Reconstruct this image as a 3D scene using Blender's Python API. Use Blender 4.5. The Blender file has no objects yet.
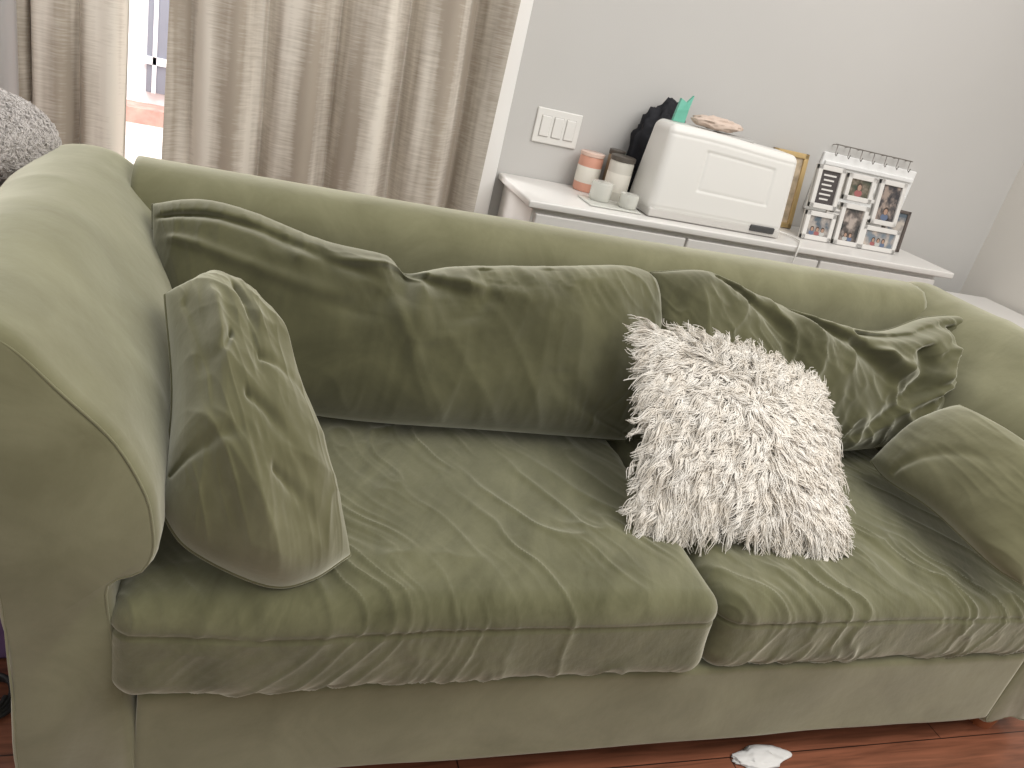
import numpy as np, bpy, bmesh, random
from math import *
from mathutils import Matrix, Vector
random.seed(3)
scene=bpy.context.scene
# ---------------------------------------------------------------- camera
yaw,pitch,roll=.3749,.4187,.2470
C=np.array([.1282,-.9491,1.2940]); F=787.14
fwd=np.array([sin(yaw)*cos(pitch),cos(yaw)*cos(pitch),-sin(pitch)])
rt=np.array([cos(yaw),-sin(yaw),0]); upv=np.cross(rt,fwd)
cr=rt*cos(roll)+upv*sin(roll); cu=-rt*sin(roll)+upv*cos(roll)
cd=bpy.data.cameras.new('camera'); cam=bpy.data.objects.new('camera',cd); scene.collection.objects.link(cam)
M=Matrix(((cr[0],cu[0],-fwd[0],C[0]),(cr[1],cu[1],-fwd[1],C[1]),(cr[2],cu[2],-fwd[2],C[2]),(0,0,0,1)))
cam.matrix_world=M; cd.sensor_width=36; cd.lens=F/1024*36; cd.clip_start=.02
scene.camera=cam
# ---------------------------------------------------------------- noise
def hsh(i,j,k,s):
    v=np.sin(i*127.1+j*311.7+k*74.7+s*53.37)*43758.5453
    return v-np.floor(v)
def vn(x,y,z=0.,s=0):
    x=np.asarray(x,float);y=np.asarray(y,float);z=np.asarray(z,float)+0*x
    i,j,k=np.floor(x),np.floor(y),np.floor(z); a,b,c=x-i,y-j,z-k
    a=a*a*a*(a*(a*6-15)+10);b=b*b*b*(b*(b*6-15)+10);c=c*c*c*(c*(c*6-15)+10)
    o=0
    for di in(0,1):
        for dj in(0,1):
            for dk in(0,1):
                o=o+(a if di else 1-a)*(b if dj else 1-b)*(c if dk else 1-c)*hsh(i+di,j+dj,k+dk,s)
    return o
def ridge(x,y,z=0.,s=0): return 1-np.abs(2*vn(x,y,z,s)-1)
def sstep(a,b,x):
    t=np.clip((x-a)/(b-a),0,1); return t*t*(3-2*t)
# ---------------------------------------------------------------- objects
def empty(name,loc=(0,0,0)):
    e=bpy.data.objects.new(name,None); e.location=loc; scene.collection.objects.link(e); e.empty_display_size=.1; return e
def mesh(name,V,Fc,mat=None,smooth=True,parent=None,recalc=True):
    me=bpy.data.meshes.new(name); me.from_pydata([tuple(map(float,v)) for v in V],[],[tuple(int(q) for q in f) for f in Fc])
    if recalc:
        bm=bmesh.new(); bm.from_mesh(me); bmesh.ops.remove_doubles(bm,verts=bm.verts,dist=1e-5)
        bmesh.ops.recalc_face_normals(bm,faces=bm.faces); bm.to_mesh(me); bm.free()
    if smooth: me.polygons.foreach_set('use_smooth',[True]*len(me.polygons))
    ob=bpy.data.objects.new(name,me); scene.collection.objects.link(ob)
    if mat: me.materials.append(mat)
    if parent: ob.parent=parent
    return ob
def box(name,x0,x1,y0,y1,z0,z1,mat,bev=.004,parent=None,segs=2):
    V=[(x,y,z) for x in(x0,x1) for y in(y0,y1) for z in(z0,z1)]
    Fc=[(0,1,3,2),(4,6,7,5),(0,4,5,1),(2,3,7,6),(0,2,6,4),(1,5,7,3)]
    ob=mesh(name,V,Fc,mat,False,parent)
    if bev>0:
        m=ob.modifiers.new('b','BEVEL'); m.width=bev; m.segments=segs; m.limit_method='ANGLE'
        ob.data.polygons.foreach_set('use_smooth',[True]*6)
        w=ob.modifiers.new('w','WEIGHTED_NORMAL')
    return ob
def lathe(name,prof,c,mat,parent=None,n=32,smooth=True):
    V=[];Fc=[]
    for (r,z) in prof:
        for i in range(n): V.append((c[0]+r*cos(2*pi*i/n),c[1]+r*sin(2*pi*i/n),c[2]+z))
    m=len(prof)
    for a in range(m-1):
        for i in range(n):
            j=(i+1)%n; Fc.append((a*n+i,a*n+j,(a+1)*n+j,(a+1)*n+i))
    Fc.append(tuple(range(n))); Fc.append(tuple((m-1)*n+i for i in range(n)))
    ob=mesh(name,V,Fc,mat,smooth,parent,recalc=False)
    bm=bmesh.new(); bm.from_mesh(ob.data); bmesh.ops.recalc_face_normals(bm,faces=bm.faces); bm.to_mesh(ob.data); bm.free()
    es=ob.modifiers.new('e','EDGE_SPLIT'); es.split_angle=radians(40)
    return ob
def tube(name,pts,r,mat,parent=None,cyc=False,res=4):
    cu_=bpy.data.curves.new(name,'CURVE'); cu_.dimensions='3D'; cu_.bevel_depth=r; cu_.bevel_resolution=2; cu_.use_fill_caps=True
    sp=cu_.splines.new('POLY'); sp.points.add(len(pts)-1)
    for p,q in zip(sp.points,pts): p.co=(q[0],q[1],q[2],1)
    sp.use_cyclic_u=cyc
    ob=bpy.data.objects.new(name,cu_); scene.collection.objects.link(ob); cu_.materials.append(mat)
    if parent: ob.parent=parent
    return ob
def catmull(P,n,cyc=False):
    P=np.array(P,float)
    if cyc: Q=np.vstack([P[-1],P,P[0],P[1]]); m=len(P)
    else: Q=np.vstack([2*P[0]-P[1],P,2*P[-1]-P[-2]]); m=len(P)-1
    out=[]; 
    seg=[np.linalg.norm(Q[i+2]-Q[i+1]) for i in range(m)]; cum=np.concatenate([[0],np.cumsum(seg)]); L=cum[-1]
    ts=np.linspace(0,L,n,endpoint=not cyc)
    for t in ts:
        i=min(m-1,max(0,int(np.searchsorted(cum,t,side='right')-1))); a=(t-cum[i])/max(seg[i],1e-9)
        p0,p1,p2,p3=Q[i],Q[i+1],Q[i+2],Q[i+3]
        out.append(.5*((2*p1)+(-p0+p2)*a+(2*p0-5*p1+4*p2-p3)*a*a+(-p0+3*p1-3*p2+p3)*a**3))
    return np.array(out)
# ---------------------------------------------------------------- materials
def newmat(name):
    m=bpy.data.materials.new(name); m.use_nodes=True; nt=m.node_tree
    b=nt.nodes['Principled BSDF']; return m,nt,b
def simple(name,col,rough=.5,metal=0,bump=0,bscale=200,var=0.0,vscale=6,**kw):
    m,nt,b=newmat(name); b.inputs['Roughness'].default_value=rough; b.inputs['Metallic'].default_value=metal
    tc=nt.nodes.new('ShaderNodeTexCoord')
    n=nt.nodes.new('ShaderNodeTexNoise'); n.inputs['Scale'].default_value=vscale; n.inputs['Detail'].default_value=4
    nt.links.new(tc.outputs['Object'],n.inputs['Vector'])
    rp=nt.nodes.new('ShaderNodeValToRGB'); rp.color_ramp.elements[0].position=.3; rp.color_ramp.elements[1].position=.7
    rp.color_ramp.elements[0].color=tuple(c*(1-var) for c in col)+(1,); rp.color_ramp.elements[1].color=tuple(min(1,c*(1+var)) for c in col)+(1,)
    nt.links.new(n.outputs['Fac'],rp.inputs['Fac']); nt.links.new(rp.outputs['Color'],b.inputs['Base Color'])
    if bump>0:
        n2=nt.nodes.new('ShaderNodeTexNoise'); n2.inputs['Scale'].default_value=bscale
        nt.links.new(tc.outputs['Object'],n2.inputs['Vector'])
        bp=nt.nodes.new('ShaderNodeBump'); bp.inputs['Strength'].default_value=bump; bp.inputs['Distance'].default_value=.002
        nt.links.new(n2.outputs['Fac'],bp.inputs['Height']); nt.links.new(bp.outputs['Normal'],b.inputs['Normal'])
    for k,v in kw.items(): b.inputs[k.replace('_',' ')].default_value=v
    return m
def velvet(name,dark,light,sheen=.9,vs=5.,seed=0,stretch=(1,1,1),rotz=0,mott=(.34,.68),bstr=.25):
    m,nt,b=newmat(name); L=nt.links
    tc=nt.nodes.new('ShaderNodeTexCoord')
    n=nt.nodes.new('ShaderNodeTexNoise'); n.inputs['Scale'].default_value=vs; n.inputs['Detail'].default_value=5; n.inputs['Roughness'].default_value=.6; n.inputs['Distortion'].default_value=.6
    m0=nt.nodes.new('ShaderNodeMapping'); m0.inputs['Rotation'].default_value=(0,0,rotz)
    mp=nt.nodes.new('ShaderNodeMapping'); mp.inputs['Location'].default_value=(seed,seed*2,0); mp.inputs['Scale'].default_value=stretch
    L.new(tc.outputs['Object'],m0.inputs['Vector']); L.new(m0.outputs['Vector'],mp.inputs['Vector']); L.new(mp.outputs['Vector'],n.inputs['Vector'])
    rp=nt.nodes.new('ShaderNodeValToRGB'); rp.color_ramp.elements[0].position=mott[0]; rp.color_ramp.elements[1].position=mott[1]
    rp.color_ramp.elements[0].color=dark+(1,); rp.color_ramp.elements[1].color=light+(1,)
    L.new(n.outputs['Fac'],rp.inputs['Fac']); L.new(rp.outputs['Color'],b.inputs['Base Color'])
    b.inputs['Roughness'].default_value=.9; b.inputs['Specular IOR Level'].default_value=.05
    b.inputs['Sheen Weight'].default_value=sheen; b.inputs['Sheen Roughness'].default_value=.5; b.inputs['Sheen Tint'].default_value=(.92,.91,.76,1)
    n2=nt.nodes.new('ShaderNodeTexNoise'); n2.inputs['Scale'].default_value=vs*3; n2.inputs['Detail'].default_value=4
    L.new(mp.outputs['Vector'],n2.inputs['Vector'])
    bp=nt.nodes.new('ShaderNodeBump'); bp.inputs['Strength'].default_value=bstr; bp.inputs['Distance'].default_value=.006
    L.new(n2.outputs['Fac'],bp.inputs['Height']); L.new(bp.outputs['Normal'],b.inputs['Normal'])
    return m
VEL=velvet('green_velvet_frame_lit',(.150,.144,.078),(.215,.208,.122),vs=6)  # lighter copy of the sofa velvet: front light put into the colour
VELC=velvet('green_velvet_seat_shaded',(.080,.078,.037),(.150,.146,.078),seed=3.,vs=3.5,stretch=(4,1.5,3),rotz=.42,mott=(.32,.70),bstr=.35)  # same velvet for the seat, darkened: shade put into the colour
VELP=velvet('green_velvet_back_shaded',(.062,.060,.029),(.112,.108,.054),seed=7.,bstr=.35)  # darkest copy, for the back cushions: their shading is in the base colour
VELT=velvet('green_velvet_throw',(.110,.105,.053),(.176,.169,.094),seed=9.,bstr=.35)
WHITE=simple('white_lacquer',(.72,.70,.67),.35)
PLAST=simple('white_plastic',(.76,.745,.71),.4)
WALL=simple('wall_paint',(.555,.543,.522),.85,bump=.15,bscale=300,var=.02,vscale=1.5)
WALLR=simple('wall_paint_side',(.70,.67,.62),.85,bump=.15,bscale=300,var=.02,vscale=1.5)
# ---------------------------------------------------------------- room
YW=1.73; XR=3.18; XL=-2.6; ZC=2.6
wx0,wx1,wz1=-2.0,.86,2.15
box('wall_back',wx1,XR+.1,YW,YW+.12,0,ZC,WALL,0)
box('wall_back_left',XL,wx0,YW,YW+.12,0,ZC,WALL,0)
box('wall_back_lintel',wx0,wx1,YW,YW+.12,wz1,ZC,WALL,0)
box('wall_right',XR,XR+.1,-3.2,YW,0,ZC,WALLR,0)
box('wall_left',XL-.1,XL,-3.2,YW+.12,0,ZC,WALL,0)
m,nt,b=newmat('wood_floor'); L=nt.links
tc=nt.nodes.new('ShaderNodeTexCoord'); bk=nt.nodes.new('ShaderNodeTexBrick'); bk.inputs['Scale'].default_value=1
bk.inputs['Brick Width'].default_value=1.2; bk.inputs['Row Height'].default_value=.125; bk.inputs['Mortar Size'].default_value=.0015
bk.inputs['Color1'].default_value=(.28,.105,.058,1); bk.inputs['Color2'].default_value=(.22,.082,.045,1); bk.inputs['Mortar'].default_value=(.03,.012,.008,1)
L.new(tc.outputs['Object'],bk.inputs['Vector'])
mp=nt.nodes.new('ShaderNodeMapping'); mp.inputs['Scale'].default_value=(2,28,1); L.new(tc.outputs['Object'],mp.inputs['Vector'])
n=nt.nodes.new('ShaderNodeTexNoise'); n.inputs['Scale'].default_value=2.2; n.inputs['Detail'].default_value=6; n.inputs['Distortion'].default_value=1; L.new(mp.outputs['Vector'],n.inputs['Vector'])
rp=nt.nodes.new('ShaderNodeValToRGB'); rp.color_ramp.elements[0].color=(.55,.55,.55,1); rp.color_ramp.elements[1].color=(1.2,1.2,1.2,1); rp.color_ramp.elements[0].position=.3;rp.color_ramp.elements[1].position=.75
L.new(n.outputs['Fac'],rp.inputs['Fac'])
mx=nt.nodes.new('ShaderNodeMix'); mx.data_type='RGBA'; mx.blend_type='MULTIPLY'; mx.inputs['Factor'].default_value=1
L.new(bk.outputs['Color'],mx.inputs[6]); L.new(rp.outputs['Color'],mx.inputs[7]); L.new(mx.outputs[2],b.inputs['Base Color'])
b.inputs['Roughness'].default_value=.3
FLOOR=m
box('floor',XL-.1,XR+.1,-3.2,YW+.12,-.1,0,FLOOR,0)
TRIM=simple('trim_white',(.84,.83,.81),.4)
box('trim_1',.868,.925,YW-.03,YW,0,2.25,TRIM,.004)
box('trim_2',wx0-.06,.925,YW-.02,YW,2.15,2.25,TRIM,.004)
box('baseboard_back',.93,XR,YW-.015,YW,0,.1,TRIM,.003)
box('baseboard_right',XR-.015,XR,-3.2,YW-.015,0,.1,TRIM,.003)
win=empty('window_1',(0,0,0))
for i,(a,b_) in enumerate(((wx0,wx0+.06),(-.62,-.54),(wx1-.06,wx1))): box('mullion_%d'%i,a,b_,YW+.03,YW+.09,.04,wz1,TRIM,.004,win)
box('sill',wx0,wx1,YW+.02,YW+.10,0,.04,TRIM,.004,win); box('head',wx0,wx1,YW+.02,YW+.10,wz1-.05,wz1,TRIM,.004,win)
OUT=simple('pale_stucco',(.88,.88,.90),.9,var=.03)
box('ground_outside',-6,5,YW+.12,8,-.3,-.1,simple('patio_concrete',(.80,.66,.62),.9,var=.06),0)
out=empty('neighbour_house')
box('facade',-5,4,6.5,6.8,-.1,4,OUT,0,out)
DP=simple('dark_pane',(.20,.21,.25),.5)
box('house_door',-.735,.4,6.45,6.5,.12,2.1,DP,0,out)
box('door_rail',-.76,.45,6.43,6.49,.34,.40,OUT,0,out); box('door_stile',-.69,-.66,6.43,6.49,.12,2.1,OUT,0,out)
box('step',-1.2,.8,6.2,6.5,-.1,.02,simple('red_brick',(.55,.33,.28),.9,var=.2,vscale=12),0,out)
# ---------------------------------------------------------------- curtains
m,nt,b=newmat('curtain_fabric'); L=nt.links
tc=nt.nodes.new('ShaderNodeTexCoord')
mp=nt.nodes.new('ShaderNodeMapping'); mp.inputs['Scale'].default_value=(16,16,230); L.new(tc.outputs['Object'],mp.inputs['Vector'])
n1=nt.nodes.new('ShaderNodeTexNoise'); n1.inputs['Scale'].default_value=1; n1.inputs['Detail'].default_value=2; L.new(mp.outputs['Vector'],n1.inputs['Vector'])
mp2=nt.nodes.new('ShaderNodeMapping'); mp2.inputs['Scale'].default_value=(11,11,.9); L.new(tc.outputs['Object'],mp2.inputs['Vector'])
n2=nt.nodes.new('ShaderNodeTexNoise'); n2.inputs['Scale'].default_value=1; n2.inputs['Detail'].default_value=3; L.new(mp2.outputs['Vector'],n2.inputs['Vector'])
ad=nt.nodes.new('ShaderNodeMath'); ad.operation='MULTIPLY_ADD'; ad.inputs[1].default_value=.20; L.new(n1.outputs['Fac'],ad.inputs[0]); 
ml=nt.nodes.new('ShaderNodeMath'); ml.operation='MULTIPLY'; ml.inputs[1].default_value=.88; L.new(n2.outputs['Fac'],ml.inputs[0]); L.new(ml.outputs[0],ad.inputs[2])
rp=nt.nodes.new('ShaderNodeValToRGB'); rp.color_ramp.elements[0].position=.43; rp.color_ramp.elements[0].color=(.32,.275,.22,1); rp.color_ramp.elements[1].position=.62; rp.color_ramp.elements[1].color=(.64,.595,.52,1)
L.new(ad.outputs[0],rp.inputs['Fac']); L.new(rp.outputs['Color'],b.inputs['Base Color']); b.inputs['Roughness'].default_value=.55; b.inputs['Sheen Weight'].default_value=.3
tr=nt.nodes.new('ShaderNodeBsdfTranslucent'); L.new(rp.outputs['Color'],tr.inputs['Color'])
ms=nt.nodes.new('ShaderNodeMixShader'); ms.inputs[0].default_value=.08; L.new(b.outputs[0],ms.inputs[1]); L.new(tr.outputs[0],ms.inputs[2])
L.new(ms.outputs[0],nt.nodes['Material Output'].inputs['Surface'])
CURT=m
def curtain(name,xa,xb,y,ph,seed,wl=.20,amp=.046):
    nx=int((xb-xa)/.005); nz=60; V=[];Fc=[]
    xs=np.linspace(xa,xb,nx); zs=np.linspace(.03,2.45,nz)
    X,Z=np.meshgrid(xs,zs)
    w=X/wl+ph+1.2*vn(X*3,Z*.25,0,seed)
    Yv=y+amp*np.sin(2*pi*w)*(.6+.8*vn(X*5,Z*.3,3,seed))+.008*np.sin(6*pi*w+1)+.010*(vn(X*22,Z*1.5,0,seed+1)-.5)
    X2=X+.022*np.cos(2*pi*w)
    V=np.stack([X2,Yv,Z],-1).reshape(-1,3)
    for j in range(nz-1):
        for i in range(nx-1): a=j*nx+i; Fc.append((a,a+1,a+nx+1,a+nx))
    return mesh(name,V,Fc,CURT,True,None,False)
curtain('curtain',-.143,.858,1.64,.1,4)
curtain('curtain.001',-.50,-.208,1.64,.4,9,wl=.13,amp=.03)
ROD=simple('rod_metal',(.3,.3,.3),.35,1)
rod=empty('curtain_rod'); tube('rod',[(-2.3,1.64,2.47),(.95,1.64,2.47)],.012,ROD,rod)
for x in(-2.25,.93): tube('bracket_%d'%(x>0),[(x,1.64,2.47),(x,YW,2.47)],.008,ROD,rod)
sh=simple('sheer_fabric',(.85,.85,.83),.8)
def sheer():
    nx=120; nz=10; X,Z=np.meshgrid(np.linspace(-1.1,-.46,nx),np.linspace(.03,2.45,nz)); Yv=1.69+.012*np.sin(X*90)
    V=np.stack([X,Yv,Z],-1).reshape(-1,3); Fc=[(j*nx+i,j*nx+i+1,(j+1)*nx+i+1,(j+1)*nx+i) for j in range(nz-1) for i in range(nx-1)]
    mesh('sheer_curtain',V,Fc,sh,True,None,False)
sheer()
# ---------------------------------------------------------------- sofa
sofa=empty('sofa'); W=1.945; DB=1.02
def soft_box(name,x0,x1,y0,y1,z0,z1,r,step,disp,mat,parent):
    nx=max(2,int((x1-x0)/step)); ny=max(2,int((y1-y0)/step)); nz=max(2,int((z1-z0)/step))
    xs=np.linspace(x0,x1,nx+1);ys=np.linspace(y0,y1,ny+1);zs=np.linspace(z0,z1,nz+1)
    V=[];Fc=[];off=0
    def face(A,B,fn,flip):
        nonlocal off
        a,b=np.meshgrid(A,B,indexing='ij'); P=fn(a,b).reshape(-1,3); V.append(P)
        n,m_=len(A),len(B)
        I=np.arange(n*m_).reshape(n,m_)+off
        q=np.stack([I[:-1,:-1],I[1:,:-1],I[1:,1:],I[:-1,1:]],-1).reshape(-1,4)
        if flip: q=q[:,::-1]
        Fc.append(q); off+=n*m_
    S=lambda a,b,c:np.stack([a,b,c],-1)
    face(xs,ys,lambda a,b:S(a,b,a*0+z1),False); face(xs,ys,lambda a,b:S(a,b,a*0+z0),True)
    face(xs,zs,lambda a,b:S(a,a*0+y0,b),False); face(xs,zs,lambda a,b:S(a,a*0+y1,b),True)
    face(ys,zs,lambda a,b:S(a*0+x1,a,b),False); face(ys,zs,lambda a,b:S(a*0+x0,a,b),True)
    P=np.vstack(V); Fc=np.vstack(Fc)
    lo=np.array([x0+r,y0+r,z0+r]);hi=np.array([x1-r,y1-r,z1-r]); Q=np.clip(P,lo,hi); N=P-Q; N/=np.linalg.norm(N,axis=1)[:,None]+1e-12
    P=Q+N*r
    P=disp(P,N)
    return mesh(name,P,Fc,mat,True,parent)
prof=[(.035,.05),(.018,.25),(-.004,.44),(.0,.475),(.035,.492),(.052,.53),(.05,.58),(.038,.635),(.0,.710),(-.060,.777),(-.116,.836),(-.17,.862),(-.23,.860),(-.285,.828),(-.325,.77),(-.335,.69),(-.30,.61),(-.23,.55),(-.165,.515),(-.147,.46),(-.14,.3),(-.125,.05)]
pc=catmull(prof+[(-.05,.05)],120,True)
def arm(name,mirror):
    nP=len(pc); ys=[0.0]+list(np.linspace(.006,DB-.02,90))+[DB]
    cen=np.array([-.10,.6]); V=[];Fc=[]
    d=np.roll(pc,-1,0)-np.roll(pc,1,0); nn=np.stack([d[:,1],-d[:,0]],-1); nn/=np.linalg.norm(nn,axis=1)[:,None]
    if ((pc-cen)*nn).sum()<0: nn=-nn
    for k,y in enumerate(ys):
        off=-.012 if (k==0) else (-.004 if k==1 else 0)
        off-=.030*max(0,(y-.93)/.09)**2
        rr=pc+nn*off
        h=.012*(vn(rr[:,0]*6+20,rr[:,1]*6,y*5,11)-.5)+.005*(ridge(rr[:,0]*9,rr[:,1]*9,y*7,5)-.5)
        rr=rr+nn*h[:,None]*(1 if 0<k<len(ys)-1 else .6)
        for x,z in rr: V.append((x,y,z))
    K=len(ys)
    for k in range(K-1):
        for i in range(nP): j=(i+1)%nP; Fc.append((k*nP+i,k*nP+j,(k+1)*nP+j,(k+1)*nP+i))
    Fc.append(tuple(range(nP))); Fc.append(tuple((K-1)*nP+i for i in range(nP)))
    V=np.array(V)
    if mirror: V[:,0]=W-V[:,0]
    ob=mesh(name,V,Fc,VEL,True,sofa)
    es=ob.modifiers.new('e','EDGE_SPLIT'); es.split_angle=radians(50)
    pts=[(W-x if mirror else x,.003,z) for x,z in pc+nn*-.007]
    tube(name+'_welt',pts,.0018,VEL,sofa,True)
arm('arm_left',False); arm('arm_right',True)
bprof=[(.80,.20),(.80,.45),(.805,.70),(.808,.79),(.822,.83),(.85,.857),(.89,.863),(.94,.859),(.985,.842),(1.01,.80),(1.015,.6),(1.015,.06),(.85,.06)]
bc=catmull(bprof,60,True)
V=[];Fc=[];xs=np.linspace(-.10,W+.10,160)
for x in xs:
    for y,z in bc:
        h=.006*(vn(x*4,y*6,z*6,21)-.5); V.append((x,y+h,z+h*.8-.006*np.sin(pi*(x/W))))
nP=len(bc)
for k in range(len(xs)-1):
    for i in range(nP): j=(i+1)%nP; Fc.append((k*nP+i,k*nP+j,(k+1)*nP+j,(k+1)*nP+i))
Fc.append(tuple(range(nP))); Fc.append(tuple((len(xs)-1)*nP+i for i in range(nP)))
mesh('backrest',V,Fc,VEL,True,sofa)
def rdisp(P,N):
    h=.004*(vn(P[:,0]*5,P[:,2]*8,0,31)-.5)*2
    return P+N*h[:,None]
soft_box('front_rail',.03,W-.03,.0,.10,.055,.262,.012,.006,rdisp,VEL,sofa)
box('seat_deck',.0,W,.09,.82,.10,.255,VEL,.01,sofa)
WOODF=simple('foot_wood',(.30,.10,.04),.35)
for i,(x,y) in enumerate(((-.06,.08),(W+.02,.04),(-.06,.94),(W+.06,.94))):
    lathe('foot_%d'%i,[(.026,0),(.028,.005),(.036,.055),(.036,.062)],(x,y,0),WOODF,sofa,20)
def seatdisp(x0,x1,y0,y1,z0,z1,seed,skew,amp,sag):
    def f(P,N):
        P=P.copy(); x,y,z=P.T
        u=(x-x0)/(x1-x0); v=(y-y0)/(y1-y0)
        top=np.clip((z-z0)/(z1-z0),0,1)
        cr_=.018*(1-(2*u-1)**4)*(1-(2*v-1)**4)
        z=z+top*(cr_)+sag(u,v)*top
        q=x+skew*(y-.3)+.16*(vn(x*3,y*3,z*2,seed)-.5)+.03*(vn(x*14,y*14,z*14,seed+8)-.5)-.45*np.minimum(0,z-z1+.03)
        l=y*1.0-z*1.2-skew*.3*x
        w1=ridge(q*11,l*3.0,0,seed+1)**6; w2=ridge(q*24+3,l*5.,0,seed+2)**4; w3=vn(q*5,l*3.,5,seed+4)
        w4=ridge(q*46,l*9,0,seed+5)**3
        m1=sstep(.50,.95,vn(x*4,y*4,z*4,seed+7)+.35*sstep(.7,.0,v)); m2=sstep(.40,.90,vn(x*6+7,y*6,z*6,seed+17)+.35*sstep(.5,.0,v))
        edge=.5+.5*np.minimum(1,np.minimum(u,1-u)*8)
        w=amp*(w1*.42*m1+w2*.42*m2+(w3-.5)*.32*(.5+.5*sstep(.8,0,v))+w4*.16*m2-.1)*edge
        side=(1-np.abs(N[:,2]))
        w=w*(1-.35*side)
        seam=-.005*np.exp(-((z-(z1-.050))/.0035)**2)*(1-np.abs(N[:,2])**2)
        wob=.014*(vn(x*4,z*5,0,seed+9)-.5)*side
        P[:,2]=z
        return P+N*(w+seam+wob)[:,None]
    return f
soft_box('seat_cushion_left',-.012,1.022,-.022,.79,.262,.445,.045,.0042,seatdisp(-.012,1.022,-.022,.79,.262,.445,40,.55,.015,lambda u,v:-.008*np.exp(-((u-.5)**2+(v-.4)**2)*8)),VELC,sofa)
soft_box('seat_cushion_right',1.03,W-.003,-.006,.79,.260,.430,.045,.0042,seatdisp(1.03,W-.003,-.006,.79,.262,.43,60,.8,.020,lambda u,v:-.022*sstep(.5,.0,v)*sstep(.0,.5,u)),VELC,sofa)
# ---------------------------------------------------------------- pillows
def coons(B,R,T,Lf,n,m_):
    B=catmull(B,n);T=catmull(T,n);Lf=catmull(Lf,m_);R=catmull(R,m_)
    def rs(A,k):
        q=np.linspace(-1,1,k); q=np.sin(q*pi/2)*.6+q*.4; q=(q+1)/2*(len(A)-1)
        return np.stack([np.interp(q,np.arange(len(A)),A[:,i]) for i in range(3)],-1)
    q=np.linspace(-1,1,n); sS=(np.sin(q*pi/2)*.6+q*.4); q=np.linspace(-1,1,m_); tS=(np.sin(q*pi/2)*.6+q*.4)
    B=rs(B,n);T=rs(T,n);Lf=rs(Lf,m_);R=rs(R,m_)
    s=(sS[:,None,None]+1)/2; t=(tS[None,:,None]+1)/2
    P=(1-t)*B[:,None]+t*T[:,None]+(1-s)*Lf[None]+s*R[None]-((1-s)*(1-t)*B[0]+s*(1-t)*B[-1]+(1-s)*t*T[0]+s*t*T[-1])
    return P,sS[:,None]+0*tS[None],tS[None]+0*sS[:,None]
def folds(s,t,L_):
    h=0*s
    for (s0,t0,s1,t1,dep,wd) in L_:
        dx,dy=s1-s0,t1-t0; k=np.clip(((s-s0)*dx+(t-t0)*dy)/(dx*dx+dy*dy),0,1)
        bend=.08*np.sin(k*pi)*(1 if dep>0 else -1)
        ex,ey=s-(s0+k*dx-bend*dy),t-(t0+k*dy+bend*dx); d=np.sqrt(ex*ex+ey*ey)
        tap=1-.75*k
        h-=dep*tap*np.exp(-(d/(wd*(.5+.7*k)))**2)
    return h
def pillow(name,B,R,T,Lf,Tf,Tb,mat,n=110,m_=80,p=.5,wr=None,fl=(),parent=None,piping=True,pw=1.6,up=None):
    P,s,t=coons(B,R,T,Lf,n,m_)
    du=np.gradient(P,axis=0); dv=np.gradient(P,axis=1); N=np.cross(du,dv); N/=np.linalg.norm(N,axis=2)[...,None]+1e-12
    N0=N.mean((0,1)); N=N*.3+N0*.7; N/=np.linalg.norm(N,axis=2)[...,None]
    prof=np.clip((1-np.abs(s)**pw)*(1-np.abs(t)**pw),0,1)**p
    edge=np.clip(prof*2.0,0,1)
    wf=(wr(P,s,t) if wr else 0)+folds(s,t,fl)
    if up is not None: prof=prof*(1+up(s,t))
    Fv=P+N*(Tf*prof+wf*edge)[...,None]; Bv=P-N*(Tb*prof)[...,None]
    V=np.vstack([Fv.reshape(-1,3),Bv.reshape(-1,3)]); I=np.arange(n*m_).reshape(n,m_)
    q=np.stack([I[:-1,:-1],I[1:,:-1],I[1:,1:],I[:-1,1:]],-1).reshape(-1,4)
    Fc=np.vstack([q,(q+n*m_)[:,::-1]])
    ob=mesh(name,V,Fc,mat,True,parent)
    if piping:
        bd=np.vstack([P[:,0],P[-1,1:],P[::-1,-1][1:],P[0,::-1][1:-1]])
        tube(name+'_seam',bd,.0026,mat,ob if parent is None else parent,True)
    return ob,Fv,N,s,t
def W_(seed,f,amp,ang=0.,st=3.,pw=2.):
    ca,sa=cos(ang),sin(ang)
    def w(P,s,t):
        x=P[...,0]+.3*P[...,1]; z=P[...,2]-.3*P[...,1]
        wx=.07*(vn(x*7,z*7,0,seed)-.5); wz=.07*(vn(x*7,z*7,5,seed)-.5)
        a=(x+wx)*ca+(z+wz)*sa; b=-(x+wx)*sa+(z+wz)*ca
        return amp*(ridge(a*f,b*f/st,0,seed+1)**pw*.7+ridge(a*f*2.2,b*f*2.2/st,0,seed+2)**pw*.4+ridge(a*f*4.5,b*f*4.5/st,0,seed+5)**1.5*.12+.5*vn(a*f*.4,b*f*.4,0,seed+3)-.6)
    return w
def W2(*ws): return lambda P,s,t: sum(w(P,s,t) for w in ws)
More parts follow.
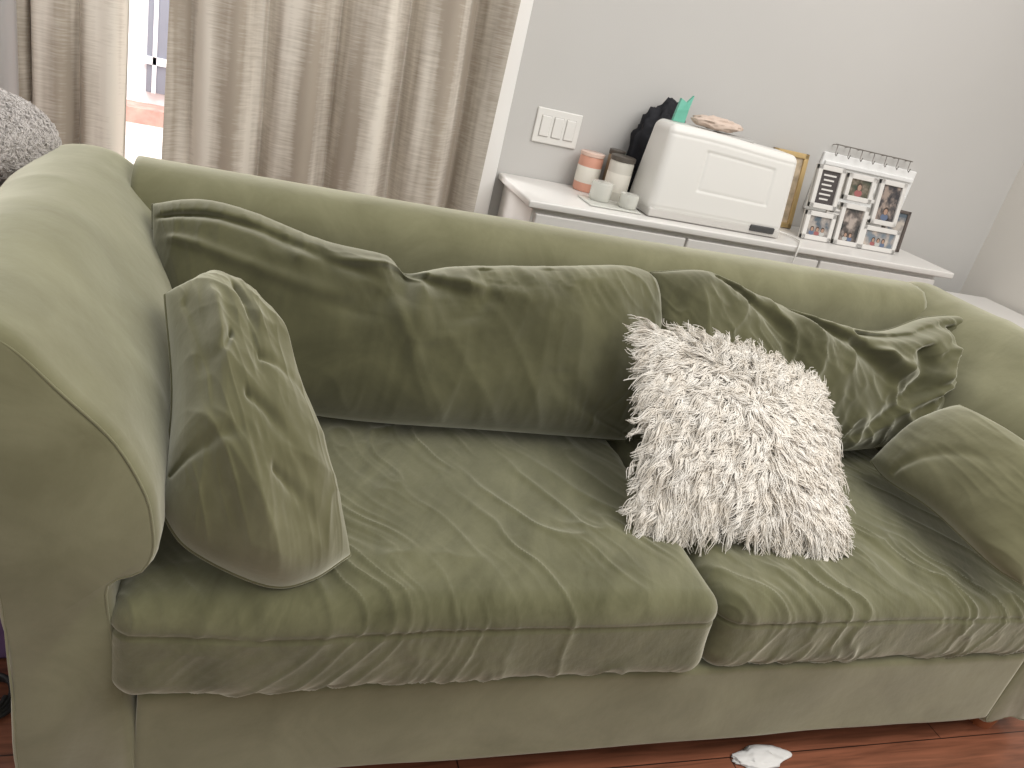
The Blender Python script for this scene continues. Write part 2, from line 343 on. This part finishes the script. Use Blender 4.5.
pillow('back_cushion_left',
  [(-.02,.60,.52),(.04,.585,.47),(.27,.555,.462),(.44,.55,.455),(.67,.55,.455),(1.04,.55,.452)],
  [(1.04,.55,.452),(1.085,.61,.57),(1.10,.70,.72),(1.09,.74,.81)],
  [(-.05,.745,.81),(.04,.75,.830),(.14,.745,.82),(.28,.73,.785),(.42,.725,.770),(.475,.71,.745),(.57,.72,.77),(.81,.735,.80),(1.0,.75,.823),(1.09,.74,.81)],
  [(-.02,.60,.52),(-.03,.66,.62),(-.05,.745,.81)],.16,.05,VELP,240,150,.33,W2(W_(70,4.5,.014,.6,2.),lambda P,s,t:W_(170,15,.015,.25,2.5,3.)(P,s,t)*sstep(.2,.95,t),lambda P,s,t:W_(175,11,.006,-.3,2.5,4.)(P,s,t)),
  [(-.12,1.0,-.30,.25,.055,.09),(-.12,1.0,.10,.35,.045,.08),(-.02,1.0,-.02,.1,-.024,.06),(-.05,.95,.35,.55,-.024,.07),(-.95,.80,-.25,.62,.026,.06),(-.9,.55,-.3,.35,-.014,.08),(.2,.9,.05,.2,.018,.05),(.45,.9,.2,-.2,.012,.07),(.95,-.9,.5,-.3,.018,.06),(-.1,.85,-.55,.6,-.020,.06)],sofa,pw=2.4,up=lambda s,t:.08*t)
pillow('back_cushion_right',
  [(1.07,.56,.45),(1.27,.57,.45),(1.50,.57,.45),(1.69,.575,.45),(1.86,.59,.47)],
  [(1.86,.59,.47),(1.96,.61,.49),(2.10,.66,.60),(2.165,.70,.71)],
  [(1.085,.755,.820),(1.23,.76,.84),(1.34,.75,.81),(1.45,.74,.785),(1.65,.72,.755),(1.82,.72,.76),(1.98,.745,.81),(2.13,.74,.82),(2.165,.70,.71)],
  [(1.07,.56,.45),(1.08,.64,.62),(1.085,.755,.820)],.15,.05,VELP,240,150,.36,W2(W_(90,6.5,.040,-.7,1.8),W_(95,16,.011,.5,2.2,3.)),
  [(-.3,.95,.3,.1,.055,.10),(.1,.7,.6,.2,-.040,.09),(.0,.9,.9,.75,.035,.07),(.35,.7,.25,-.6,.045,.09),(.55,.6,.75,-.5,-.040,.09),(-.7,.95,-.3,.2,.035,.08),(.8,.7,.5,-.2,.035,.07),(.62,.85,.55,.1,.03,.05),(.75,.3,.4,-.4,-.03,.07)],sofa,pw=2.3)
def shagmat(name,c0,c1,sc=30):
    m,nt,b=newmat(name); L=nt.links
    g=nt.nodes.new('ShaderNodeTexCoord'); n=nt.nodes.new('ShaderNodeTexNoise'); n.inputs['Scale'].default_value=sc; L.new(g.outputs['Object'],n.inputs['Vector'])
    rp=nt.nodes.new('ShaderNodeValToRGB'); rp.color_ramp.elements[0].color=c0+(1,); rp.color_ramp.elements[1].color=c1+(1,); rp.color_ramp.elements[0].position=.35; rp.color_ramp.elements[1].position=.65
    L.new(n.outputs['Fac'],rp.inputs['Fac']); L.new(rp.outputs['Color'],b.inputs['Base Color']); b.inputs['Roughness'].default_value=.7; b.inputs['Sheen Weight'].default_value=.3
    return m
SHAG=shagmat('shag_wool',(.80,.74,.65),(.90,.86,.79))
GREY=shagmat('grey_plush',(.55,.51,.48),(.60,.56,.53),8)
obF,Fv,NF,sF,tF=pillow('white_shag_pillow',
  [(.930,.215,.485),(1.15,.205,.478),(1.365,.18,.472)],[(1.365,.18,.472),(1.385,.29,.55),(1.405,.43,.680)],
  [(1.000,.485,.752),(1.21,.465,.720),(1.405,.43,.680)],[(.930,.215,.485),(.950,.33,.62),(1.000,.485,.752)],.065,.045,SHAG,50,50,.5,piping=False)
def locks(name,parent,Fv,N,s,t,nlock,per,ln,radv,mat,seed,flow,normal,lockr,wav,gather=.75):
    rs=np.random.RandomState(seed); n,m_=s.shape
    def samp(a,b):
        ia,ib=a.astype(int),b.astype(int); fa=(a-ia)[:,None]; fb=(b-ib)[:,None]
        g=lambda A:(A[ia,ib]*(1-fa)*(1-fb)+A[ia+1,ib]*fa*(1-fb)+A[ia,ib+1]*(1-fa)*fb+A[ia+1,ib+1]*fa*fb)
        return g(Fv),g(N),g(s[...,None])[:,0],g(t[...,None])[:,0]
    r0,n0,ss,tt=samp(rs.rand(nlock)*(n-1.001),rs.rand(nlock)*(m_-1.001))
    d=flow(r0,ss,tt,rs)
    d=d-n0*(d*n0).sum(1)[:,None]; d/=np.linalg.norm(d,axis=1)[:,None]+1e-9
    b0=np.cross(n0,d); L0=ln*(.65+.6*rs.rand(nlock)); ph=rs.rand(nlock)*6.28; fr=5+5*rs.rand(nlock); lift=normal*(.5+rs.rand(nlock))
    idx=np.repeat(np.arange(nlock),per); c=len(idx)
    off=rs.randn(c,2)*lockr; K=11; pts=[]
    l_=L0[idx]*(.75+.4*rs.rand(c)); php=rs.randn(c)*.5
    for i in range(K):
        q=i/(K-1); g=1-gather*q
        w=wav*np.sin(q*fr[idx]+ph[idx]+php)*q**.6
        w2=wav*.7*np.cos(q*fr[idx]*1.2+ph[idx]*2+php)*q**.6
        p=r0[idx]+d[idx]*(off[:,0]*g+l_*q)[:,None]+b0[idx]*(off[:,1]*g+w)[:,None]+n0[idx]*(.004+lift[idx]*np.sin(min(1,q*1.15)*pi*.80)+w2*.8*q)[:,None]
        p[:,2]-=.016*q*q*(ln/.066)
        pts.append(p)
    pts=np.stack(pts,1)
    tan=np.gradient(pts,axis=1); tan/=np.linalg.norm(tan,axis=2)[...,None]+1e-9
    e1=np.cross(tan,n0[idx][:,None]); e1/=np.linalg.norm(e1,axis=2)[...,None]+1e-9; e2=np.cross(tan,e1)
    rad=radv*np.array([.9,1,1,1,1,1,.95,.92,.88,.8,.5])[None,:,None]
    R=np.stack([pts+rad*(e1*cos(a_)+e2*sin(a_)) for a_ in(0,2.094,4.189)],2)
    V=R.reshape(-1,3); bb=(np.arange(c)*K*3)[:,None]; fs=[]
    for i in range(K-1):
        for j in range(3):
            j2=(j+1)%3; fs.append(np.concatenate([bb+i*3+j,bb+i*3+j2,bb+(i+1)*3+j2,bb+(i+1)*3+j],1))
    Fc=np.vstack(fs)
    me=bpy.data.meshes.new(name); me.vertices.add(len(V)); me.vertices.foreach_set('co',V.ravel())
    me.loops.add(len(Fc)*4); me.loops.foreach_set('vertex_index',Fc.ravel()); me.polygons.add(len(Fc)); me.polygons.foreach_set('loop_start',np.arange(len(Fc))*4)
    me.polygons.foreach_set('loop_total',np.full(len(Fc),4)); me.update(calc_edges=True); me.polygons.foreach_set('use_smooth',[True]*len(Fc)); me.validate()
    me.materials.append(mat); ob=bpy.data.objects.new(name,me); scene.collection.objects.link(ob); ob.parent=parent
U_=np.array([.97,-.08,-.1]); U_/=np.linalg.norm(U_); Nm=NF.mean((0,1)); Vt_=np.cross(Nm,U_)
def shflow(r0,ss,tt,rs):
    ns=np.stack([vn(r0[:,0]*7,r0[:,2]*7,i*9.,55+i)-.5 for i in range(2)],-1)*2.8+rs.randn(len(r0),2)*.55
    a=ss*.9+ns[:,0]; b=np.where(tt>.55,(tt-.55)*2.2,-.65+.4*tt)+ns[:,1]*.8
    return U_[None]*a[:,None]+Vt_[None]*b[:,None]
locks('shag_locks',obF,Fv,NF,sF,tF,2000,10,.064,.0011,SHAG,8,shflow,.013,.0050,.0085,.50)
LP=np.array([(0.012,0.385,0.763),(0.079,0.427,0.780),(0.139,0.406,0.753),(0.194,0.345,0.700),(0.224,0.272,0.643),(0.286,0.164,0.556),(0.329,0.067,0.480),(0.267,0.026,0.464),(0.200,0.012,0.466),(0.092,0.041,0.507),(0.045,0.083,0.546),(0.043,0.231,0.649)])
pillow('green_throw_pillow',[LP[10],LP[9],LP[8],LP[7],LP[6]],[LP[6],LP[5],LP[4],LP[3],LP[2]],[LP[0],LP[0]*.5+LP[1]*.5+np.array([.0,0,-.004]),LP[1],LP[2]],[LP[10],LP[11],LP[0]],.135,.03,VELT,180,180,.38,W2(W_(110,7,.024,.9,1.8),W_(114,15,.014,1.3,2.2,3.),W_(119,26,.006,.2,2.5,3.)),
 [(-.35,.6,-.15,-.6,-.018,.25),(-.75,.7,-.65,-.4,.014,.18),(.1,.7,.05,-.2,.020,.14),(-.95,-.75,-.25,-.35,.024,.05),(-.1,-.1,.5,-.5,.012,.08),(-.2,.3,-.7,.1,.014,.08),(.2,.2,.8,.0,.012,.06),(.1,-.5,.6,-.8,.010,.06)],None,pw=2.1)
pillow('green_throw_pillow.001',[(1.69,.44,.50),(1.69,.37,.49),(1.70,.23,.50),(1.70,.05,.49),(1.72,-.02,.49)],[(1.72,-.02,.49),(1.80,.0,.57),(1.87,.03,.66)],[(1.86,.42,.69),(1.87,.22,.69),(1.87,.03,.66)],[(1.69,.44,.50),(1.78,.45,.60),(1.86,.42,.69)],.08,.04,VELT,120,90,.42,W2(W_(130,7,.010,.3,2.),W_(136,18,.005,1.,2.2)),[(-.6,-.9,.2,.3,.010,.10)],None,pw=2.1)
# ---------------------------------------------------------------- console + things on it
ZT=.826
con=empty('console_cabinet')
box('top',.94,2.68,1.347,1.725,.80,.825,WHITE,.006,con)
box('body',.965,2.62,1.375,1.72,.12,.80,WHITE,.004,con)
for i in range(3):
    a=.975+i*.549; box('drawer_%d'%i,a,a+.541,1.357,1.378,.60,.785,WHITE,.005,con); box('cabinet_door_%d'%i,a,a+.541,1.357,1.378,.14,.592,WHITE,.005,con)
    tube('handle_%d'%i,[(a+.22,1.352,.70),(a+.22,1.338,.70),(a+.33,1.338,.70),(a+.33,1.352,.70)],.004,ROD,con)
box('plinth',.98,2.6,1.39,1.71,0,.12,WHITE,.003,con)
sw=empty('light_switch'); GAP=simple('switch_gap',(.45,.43,.41),.6)
box('plate',1.111-.083,1.111+.083,YW-.008,YW,1.006-.058,1.006+.058,PLAST,.005,sw,3)
for i in(-1,0,1): box('rocker_%d'%(i+1),1.111+i*.046-.017,1.111+i*.046+.017,YW-.013,YW-.004,1.006-.034,1.006+.034,PLAST,.003,sw); box('rocker_gap_%d'%(i+1),1.111+i*.046-.0185,1.111+i*.046+.0185,YW-.0088,YW-.003,1.006-.0355,1.006+.0355,GAP,.001,sw)
X0,X1,Y0,Y1,Z0,Z1=1.370,1.905,1.40,1.60,.827,1.125
def cdisp(P,N):
    P=P.copy(); h=(P[:,2]-Z0)/(Z1-Z0); u=(P[:,0]-X0)/(X1-X0)
    cy=(Y0+Y1)/2; P[:,1]=cy+(P[:,1]-cy)*(1-.34*h**1.2); cx=(X0+X1)/2; P[:,0]=cx+(P[:,0]-cx)*(1-.05*h)
    P[:,2]-=.018*h*sstep(.2,1,u)
    fr=N[:,1]<-.5
    # embossed outline of the handle panel: thin groove instead of a deep recess
    d=np.maximum(np.abs(u-.56)/.26,np.abs(h-.58)/.21); P[fr,1]+=(.004*np.exp(-((d-1)/.035)**2)+.0015*sstep(1.0,.95,d))[fr]
    lid=np.exp(-((h-.90)/.010)**2)+np.exp(-((h-.12)/.008)**2); P[fr,1]+=.002*lid[fr]
    return P
case=empty('sewing_machine_case')
soft_box('shell',X0,X1,Y0,Y1,Z0+.012,Z1,.028,.004,cdisp,PLAST,case)
box('base_tray',X0+.005,X1-.005,Y0+.004,Y1-.004,Z0,Z0+.03,simple('tray_plastic',(.60,.58,.55),.5),.006,case)
box('latch_slot',1.77,1.87,Y0-.002,Y0+.01,Z0+.012,Z0+.034,simple('dark_slot',(.06,.06,.06),.6),.004,case)
GG=simple('grip_grey',(.4,.39,.37),.5)
box('grip',1.58,1.72,1.47,1.53,1.110,1.124,GG,.006,case)
lb=box('label',-.030,.030,-.0015,.0015,-.005,.005,GG,.001,case); lb.location=(1.815,1.4355,1.045); lb.rotation_euler=(radians(-13),0,0)
def blob(name,c,r,amp,f,mat,seed=0,sub=5,parent=None,flat=None,pk=1.6):
    bm=bmesh.new(); bmesh.ops.create_icosphere(bm,subdivisions=sub,radius=1); P=np.array([v.co[:] for v in bm.verts])
    h=ridge(P[:,0]*f+9,P[:,1]*f+9,P[:,2]*f+9,seed)**pk*.6+ridge(P[:,0]*f*2.3,P[:,1]*f*2.3,P[:,2]*f*2.3,seed+1)**pk*.3+.4*vn(P[:,0]*f*.5+5,P[:,1]*f*.5,P[:,2]*f*.5,seed+2)-.6
    Q=P*(1+amp*h)[:,None]*np.array(r)+np.array(c)
    if flat is not None: Q[:,2]=np.maximum(Q[:,2],flat)
    for v,q_ in zip(bm.verts,Q): v.co=q_
    me=bpy.data.meshes.new(name); bm.to_mesh(me); bm.free(); me.polygons.foreach_set('use_smooth',[True]*len(me.polygons)); me.materials.append(mat)
    ob=bpy.data.objects.new(name,me); scene.collection.objects.link(ob)
    if parent: ob.parent=parent
    return ob,Q,P
blob('black_cloth_bag',(1.480,1.668,.826+.16),(.098,.045,.172),.45,2.0,simple('black_cloth',(.012,.012,.016),.85),3,5,None,.827)
blob('beige_cloth',(1.575,1.50,1.148),(.085,.04,.020),.5,2.,simple('beige_cloth_mat',(.62,.5,.42),.9),5,4,None,1.127)
teal=simple('teal_plastic',(.16,.50,.38),.4); px_=1.442
pts=[(px_-.022,1.51,1.127),(px_+.022,1.51,1.127),(px_+.018,1.50,1.17),(px_+.026,1.505,1.215),(px_+.006,1.50,1.190),(px_-.016,1.505,1.200),(px_-.024,1.50,1.16)]
mesh('teal_plastic_scrap',pts+[(a,b+.012,c) for a,b,c in pts],[tuple(range(7)),tuple(range(13,6,-1))]+[(i,(i+1)%7,(i+1)%7+7,i+7) for i in range(7)],teal,False)
def jar(name,x,y,r,h,mat,lid=None,lh=.015,lab=None,z0=ZT):
    e=empty(name)
    lathe('jar',[(r*.9,0),(r,.006),(r,h-.006),(r*.95,h)],(x,y,z0),mat,e)
    if lid: lathe('lid',[(r*.98,h),(r*1.03,h+.002),(r*1.03,h+lh),(r*.95,h+lh+.002)],(x,y,z0),lid,e)
    if lab: lathe('paper_label',[(r*1.0,h*.25),(r*1.012,h*.26),(r*1.012,h*.7),(r*1.0,h*.71)],(x,y,z0),lab,e)
PEACH=simple('peach_wax',(.72,.36,.26),.35,var=.15); LID=simple('dark_lid',(.10,.085,.07),.4); JW=simple('cream_jar',(.66,.63,.56),.35); GL=simple('frosted_glass',(.80,.80,.74),.2,Transmission_Weight=.3); BR=simple('brown_label',(.33,.24,.15),.5); LB=simple('paper_label_mat',(.8,.76,.68),.7)
jar('peach_candle',1.240,1.665,.042,.12,PEACH,simple('peach_glass',(.75,.55,.46),.15),.012,LB)
jar('cream_candle_jar',1.315,1.575,.042,.135,JW,LID,.015,LB)
jar('brown_jar',1.330,1.668,.028,.14,BR,LID)
jar('glass_candle_holder',1.232,1.50,.036,.06,GL,z0=ZT+.007)
jar('glass_candle_holder.001',1.318,1.455,.032,.045,GL,z0=ZT+.007)
tray=empty('glass_tray'); box('plate',1.17,1.355,1.41,1.54,ZT,ZT+.006,GL,.002,tray)
# soft photographic prints: blurry tonal patches rather than flat drawings
def photo(name,seed,a,b2,c):
    m,nt,b=newmat(name); L=nt.links; tc=nt.nodes.new('ShaderNodeTexCoord'); mp=nt.nodes.new('ShaderNodeMapping'); mp.inputs['Location'].default_value=(seed,seed,seed); L.new(tc.outputs['Object'],mp.inputs['Vector'])
    n=nt.nodes.new('ShaderNodeTexNoise'); n.inputs['Scale'].default_value=26; n.inputs['Detail'].default_value=3; L.new(mp.outputs['Vector'],n.inputs['Vector'])
    rp=nt.nodes.new('ShaderNodeValToRGB'); rp.color_ramp.elements[0].position=.38; rp.color_ramp.elements[0].color=a+(1,); rp.color_ramp.elements[1].position=.62; rp.color_ramp.elements[1].color=c+(1,)
    e=rp.color_ramp.elements.new(.5); e.color=b2+(1,); L.new(n.outputs['Fac'],rp.inputs['Fac']); L.new(rp.outputs['Color'],b.inputs['Base Color']); b.inputs['Roughness'].default_value=.25; return m
PHS=[simple('print_board',(.07,.06,.06),.4),photo('print_group',1.,(.10,.13,.16),(.30,.28,.27),(.5,.45,.4)),photo('print_portrait',2.,(.05,.07,.05),(.12,.11,.08),(.3,.25,.2)),photo('print_couple',3.,(.05,.05,.05),(.14,.12,.11),(.42,.36,.32)),photo('print_grad',4.,(.03,.03,.04),(.10,.09,.09),(.35,.28,.24)),photo('print_family',5.,(.18,.22,.26),(.34,.32,.31),(.55,.48,.42))]
SKIN=simple('photo_skin',(.42,.27,.20),.4); HAIR=simple('photo_hair',(.06,.04,.03),.4); CLO=[simple('photo_cloth_%d'%i,c,.4) for i,c in enumerate(((.5,.5,.48),(.12,.16,.25),(.35,.12,.12)))]
PH2=PHS[1]
fr=empty('photo_collage_frame',(2.062,1.50,ZT)); fr.rotation_euler=(radians(-10),0,0)
WF,HF=.445,.275
def disc(name,cx,cz,rx,rz,y,mat):
    n=24; V=[(cx+rx*cos(2*pi*k/n),y,cz+rz*sin(2*pi*k/n)) for k in range(n)]+[(cx+rx*cos(2*pi*k/n),y+.0006,cz+rz*sin(2*pi*k/n)) for k in range(n)]
    mesh(name,V,[tuple(range(n)),tuple(range(2*n-1,n-1,-1))]+[(k,(k+1)%n,(k+1)%n+n,k+n) for k in range(n)],mat,False,fr)
for i,(u0,u1,v0,v1) in enumerate([(.0,.27,.42,.98),(.0,.30,.0,.38),(.31,.60,.60,.95),(.33,.61,.0,.56),(.65,.93,.36,.96),(.60,1.,.0,.33)]):
    x0,x1,z0,z1=u0*WF,u1*WF,v0*HF,v1*HF; bw=.018
    box('frame_back_%d'%i,x0,x1,.004,.016,z0,z1,WHITE,.001,fr)
    for k,(a,b_,c_,d_) in enumerate(((x0,x1,z1-bw,z1),(x0,x1,z0,z0+bw),(x0,x0+bw,z0,z1),(x1-bw,x1,z0,z1))): box('frame_%d_%d'%(i,k),a,b_,-.006,.010,c_,d_,WHITE,.002,fr)
    box('photo_%d'%i,x0+bw-.001,x1-bw+.001,.001,.005,z0+bw-.001,z1-bw+.001,PHS[i],0,fr)
    cx,cz=(x0+x1)/2,(z0+z1)/2
    if i==0:
        for k in range(6): box('text_%d'%k,cx-.028+.005*(k%2),cx+.028-.006*(k%3),-.0002,.002,cz+.040-k*.017,cz+.046-k*.017,WHITE,0,fr)
    else:
        zb=z0+bw
        for k,dx in enumerate((-.024,.0,.024) if i in(1,5) else ((-.011,.011) if i==3 else (0,))):
            r=.0085 if i in(1,5,3) else .013; hh=(z1-z0)/2-bw
            zc_=zb+r*2.6
            disc('body_%d_%d'%(i,k),cx+dx,zb+r*.95,r*1.35,r*.95,.0006,CLO[(i+k)%3]); disc('hair_%d_%d'%(i,k),cx+dx,zc_+r*.1,r*.92,r*1.12,.0004,HAIR); disc('face_%d_%d'%(i,k),cx+dx,zc_-r*.1,r*.68,r*.85,.0002,SKIN)
for k,(a,b_,c_,d_) in enumerate(((.10,.36,.11,.125),(.23,.30,.17,.185),(.09,.18,.105,.12))): box('joiner_%d'%k,a,b_,.004,.012,c_,d_,WHITE,.001,fr)
org=empty('wall_jewellery_organizer'); BW=simple('bright_white',(.86,.86,.85),.5)
ox0,ox1,oz1=2.20,2.66,1.125; oz0=.90
box('panel',ox0,ox1,YW-.014,YW,oz0,oz1,BW,.004,org)
for k in range(3): box('slat_%d'%k,ox0+.01,ox1-.01,YW-.024,YW-.012,oz1-.045-k*.07,oz1-.030-k*.07,BW,.002,org)
for k in range(8): box('slot_%d'%k,ox0+.03+k*.05,ox0+.06+k*.05,YW-.0155,YW-.012,oz1-.075,oz1-.060,GAP,0,org)
GM=simple('dull_metal',(.30,.28,.26),.4,1)
tube('rail',[(ox0+.02,YW-.03,oz1+.035),(ox1-.06,YW-.03,oz1+.035)],.0022,GM,org)
for k in range(7):
    x=ox0+.03+k*(ox1-ox0-.1)/6; tube('hook_%d'%k,[(x,YW-.002,oz1+.03),(x,YW-.03,oz1+.036),(x,YW-.034,oz1+.0),(x,YW-.042,oz1-.006),(x,YW-.046,oz1+.008)],.0018,GM,org)
gf=empty('gold_photo_frame'); GOLD=simple('gold_wood',(.58,.42,.20),.35,.35)
gw,gh=.16,.28
gf.location=(1.955,1.645,ZT); gf.rotation_euler=(radians(-10),0,0)
for k,(a,b_,c_,d_) in enumerate(((0,gw,0,.02),(0,gw,gh-.02,gh),(0,.02,0,gh),(gw-.02,gw,0,gh))): box('side_%d'%k,a,b_,-.008,.008,c_,d_,GOLD,.003,gf)
box('picture',.018,gw-.018,-.001,.006,.018,gh-.018,simple('sepia_picture',(.5,.4,.28),.5,var=.4,vscale=25),0,gf)
df=empty('dark_photo_frame')
df.location=(2.535,1.57,ZT); df.rotation_euler=(radians(-10),0,radians(-12)); DKF=simple('dark_frame',(.10,.08,.07),.4)
for k,(a,b_,c_,d_) in enumerate(((-.05,.05,0,.012),(-.05,.05,.148,.16),(-.05,-.038,0,.16),(.038,.05,0,.16))): box('side_%d'%k,a,b_,-.006,.008,c_,d_,DKF,.002,df)
box('picture',-.04,.04,-.001,.006,.01,.15,PH2,0,df)
tube('power_cord',catmull([(1.91,1.52,.84),(1.99,1.50,.832),(2.00,1.42,.831),(1.96,1.36,.832),(1.945,1.338,.825),(1.94,1.334,.78),(1.935,1.335,.6),(1.94,1.335,.4)],40),.003,PLAST)
wc=empty('white_side_cabinet')
box('top',2.74,3.16,.70,1.58,.675,.70,WHITE,.01,wc,4); box('body',2.77,3.14,.73,1.56,.05,.675,WHITE,.006,wc)
for k in(0,1): box('cabinet_door_%d'%k,2.765,2.772,.74+k*.41,1.14+k*.41,.08,.66,WHITE,.003,wc)
for k,(x,y) in enumerate(((2.8,.76),(3.1,.76),(2.8,1.52),(3.1,1.52))): lathe('leg_%d'%k,[(.015,0),(.02,.06)],(x,y,0),WHITE,wc,12)
pcn=np.array((-.405,.93,.845)); pr=np.array((.145,.150,.092))
ob,Q,Pn=blob('grey_plush_pillow',tuple(pcn),tuple(pr),.05,1.5,GREY,12,5)
th=np.linspace(.02,3.0,40); ph_=np.linspace(0,2*pi,60); TH,PH=np.meshgrid(th,ph_,indexing='ij')
Sp=np.stack([np.sin(TH)*np.cos(PH),np.sin(TH)*np.sin(PH),np.cos(TH)],-1)
locks('plush_pile',ob,Sp*pr*.98+pcn,Sp,TH*0,PH*0,7000,5,.014,.0009,GREY,9,lambda r0,ss,tt,rs:rs.randn(len(r0),3)*.7+np.array([.5,-.3,-.4]),.006,.003,.002,.3)
blob('crumpled_tissue',(1.270,-.010,.006),(.056,.024,.008),.9,1.6,simple('white_paper',(.78,.77,.75),.9),15,4,None,.001,1.0)
pb=empty('purple_storage_bin'); PUR=simple('purple_fabric',(.13,.07,.16),.8,var=.2)
box('bin',-.62,-.18,.34,.62,.0,.24,PUR,.012,pb); box('rim',-.63,-.17,.33,.63,.225,.25,PUR,.008,pb)
tube('black_cable',[( -.24+.06*cos(a)*(1-a/60),.24+.05*sin(a),.006+a*.0006) for a in np.linspace(0,25,120)],.005,simple('black_rubber',(.02,.02,.02),.5))
# ---------------------------------------------------------------- lights
w=bpy.data.worlds.new('world'); scene.world=w; w.use_nodes=True
bg=w.node_tree.nodes['Background']; bg.inputs[0].default_value=(1,.99,.975,1); bg.inputs[1].default_value=.72
def area(name,loc,aim,sx,sy,pw_,col):
    l=bpy.data.lights.new(name,'AREA'); l.shape='RECTANGLE'; l.size=sx; l.size_y=sy; l.energy=pw_; l.color=col
    o=bpy.data.objects.new(name,l); o.location=loc; o.rotation_euler=(Vector(aim)-Vector(loc)).to_track_quat('-Z','Y').to_euler(); scene.collection.objects.link(o)
area('window_light',(-.6,3.2,2.7),(-.2,.8,.6),3,1.6,180,(1,.99,.97))
area('room_light',(2.0,-.5,3.0),(.3,.5,.4),2.2,2.2,72,(1,.97,.93))
area('patio_daylight',(-.6,4.2,3.6),(-.6,5.2,0),3,3,300,(1,.99,.98))
scene.view_settings.view_transform='Standard'
